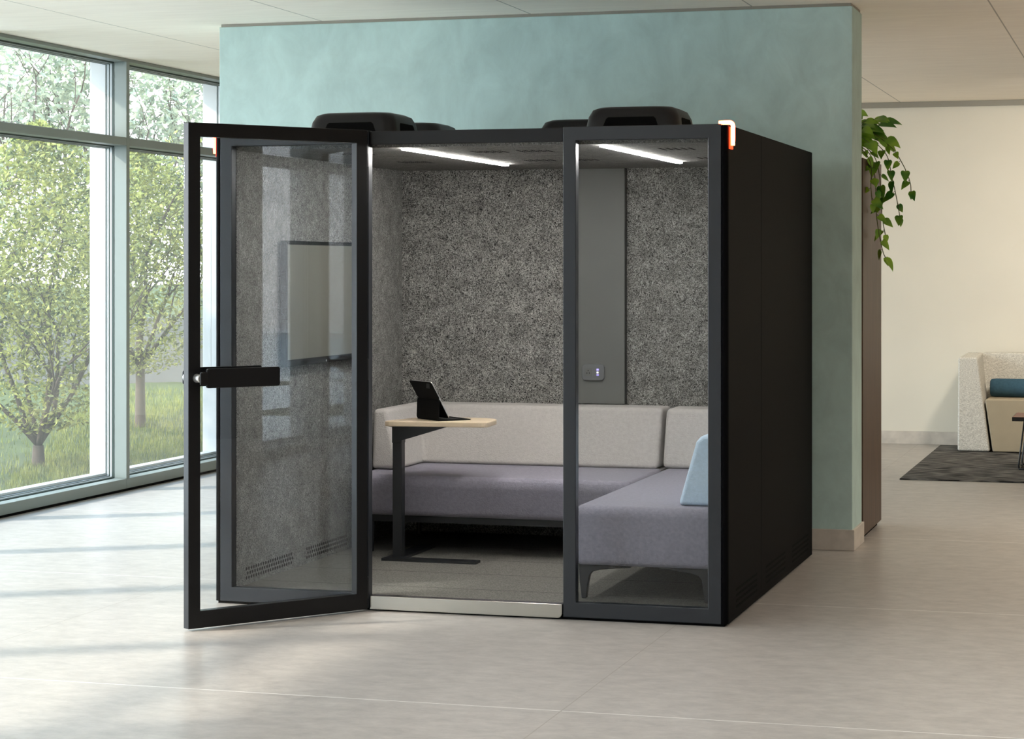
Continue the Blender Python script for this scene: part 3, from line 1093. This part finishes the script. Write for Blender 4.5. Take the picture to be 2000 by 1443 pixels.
def tree(loc, height, spread, low, nleaf, lsize, label, leafm, seed, lean=(0, 0), fork=.25, group=None):
    rnd = random.Random(seed)
    t = empty('garden_tree', label, 'tree', loc, 0, group)
    wood, fol = bmesh.new(), bmesh.new()
    tips = []

    def grow(p, d, length, rad, depth):
        pts, rr = [p], [rad]
        n = 4
        for i in range(n):
            d = (d + Vector((rnd.uniform(-.22, .22), rnd.uniform(-.22, .22), rnd.uniform(-.03, .16)))).normalized()
            p = p + d * (length / n)
            pts.append(p)
            rr.append(rad * (1 - .42 * (i + 1) / n))
            if depth >= 2:
                tips.append(p)
        tube(wood, pts, rr, 6 if depth < 2 else 4)
        if depth < 4:
            for k in range(3 if depth < 2 else 2):
                a = rnd.uniform(0, 6.28)
                sp = rnd.uniform(.45, .95)
                nd = (d + Vector((math.cos(a) * sp, math.sin(a) * sp, rnd.uniform(-.05, .3)))).normalized()
                grow(pts[rnd.choice((2, 3, 4))], nd, length * rnd.uniform(.58, .8), rr[-1] * .75, depth + 1)
    r0 = height * .016
    base_h = fork
    tube(wood, [(0, 0, -.08), (0, 0, .0), (lean[0] * .5, lean[1] * .5, base_h)], [r0 * 1.7, r0 * 1.25, r0], 9)
    fk = Vector((lean[0] * .5, lean[1] * .5, base_h))
    for k in range(6):
        a = 6.28 * k / 6 + rnd.uniform(-.3, .3)
        grow(fk, Vector((math.cos(a) * .75, math.sin(a) * .75, rnd.uniform(.55, 1.4))), height * .36, r0 * .55, 1)
    grow(fk, Vector((0, 0, 1)), height * .42, r0 * .7, 1)
    # rescale tips into the wanted crown
    inside = [p for p in tips if p.z > low * .8]
    for k in range(nleaf):
        c = rnd.choice(inside)
        g = Vector((rnd.gauss(0, .16), rnd.gauss(0, .16), rnd.gauss(0, .16))) * spread
        p = c + g
        if rnd.random() < .62:
            zz = low + (height - low) * rnd.random() ** .8
            prof = math.sin(math.pi * min(1, max(0, (zz - low) / (height - low))) ** .75) ** .6
            a = rnd.uniform(0, 6.28)
            q = spread * prof * math.sqrt(rnd.random())
            p = Vector((math.cos(a) * q, math.sin(a) * q, zz))
        rr_ = math.hypot(p.x, p.y)
        if p.z < low * .75 or p.z > height * 1.04 or rr_ > spread * 1.15:
            continue
        d = Vector((rnd.uniform(-1, 1), rnd.uniform(-1, 1), rnd.uniform(-.5, .9))).normalized()
        nr = Vector((rnd.uniform(-1, 1), rnd.uniform(-1, 1), rnd.uniform(0, 1.4))).normalized()
        s = d.cross(nr)
        if s.length < .05:
            continue
        s.normalize()
        L = lsize * rnd.uniform(.7, 1.25)
        w_ = L * .21
        m1 = p + d * L * .5 - nr * L * .06
        v = [fol.verts.new(q) for q in (p, m1 + s * w_, p + d * L, m1 - s * w_)]
        fol.faces.new(v)
    link('branches', wood, M['bark'], t, smooth=True)
    link('foliage', fol, leafm, t)
    return t


tree((-6.93, 6.43, hump(-6.93, 6.43)), 2.80, .88, .26, 19000, .056, 'bushy pale green tree close outside the window left of the white fin', M['tree_leaf'], 3, fork=.16)
tree((-7.42, 9.30, hump(-7.42, 9.30)), 2.62, .86, .48, 17000, .056, 'bushy pale green tree outside in front of the grey garden wall', M['tree_leaf'], 8, fork=.55)
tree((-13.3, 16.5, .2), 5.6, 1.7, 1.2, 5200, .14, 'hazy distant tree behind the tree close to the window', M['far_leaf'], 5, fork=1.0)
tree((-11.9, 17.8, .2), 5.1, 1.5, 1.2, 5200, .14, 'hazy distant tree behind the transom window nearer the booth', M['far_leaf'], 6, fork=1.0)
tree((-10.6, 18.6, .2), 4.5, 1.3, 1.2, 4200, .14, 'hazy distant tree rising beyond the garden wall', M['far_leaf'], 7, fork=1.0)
struct(link('garden_wall', B((-11.5, -5.6, 13.6, 13.8, -.2, 1.02)), M['gwall']), 'low grey garden wall behind the trees', 'wall')
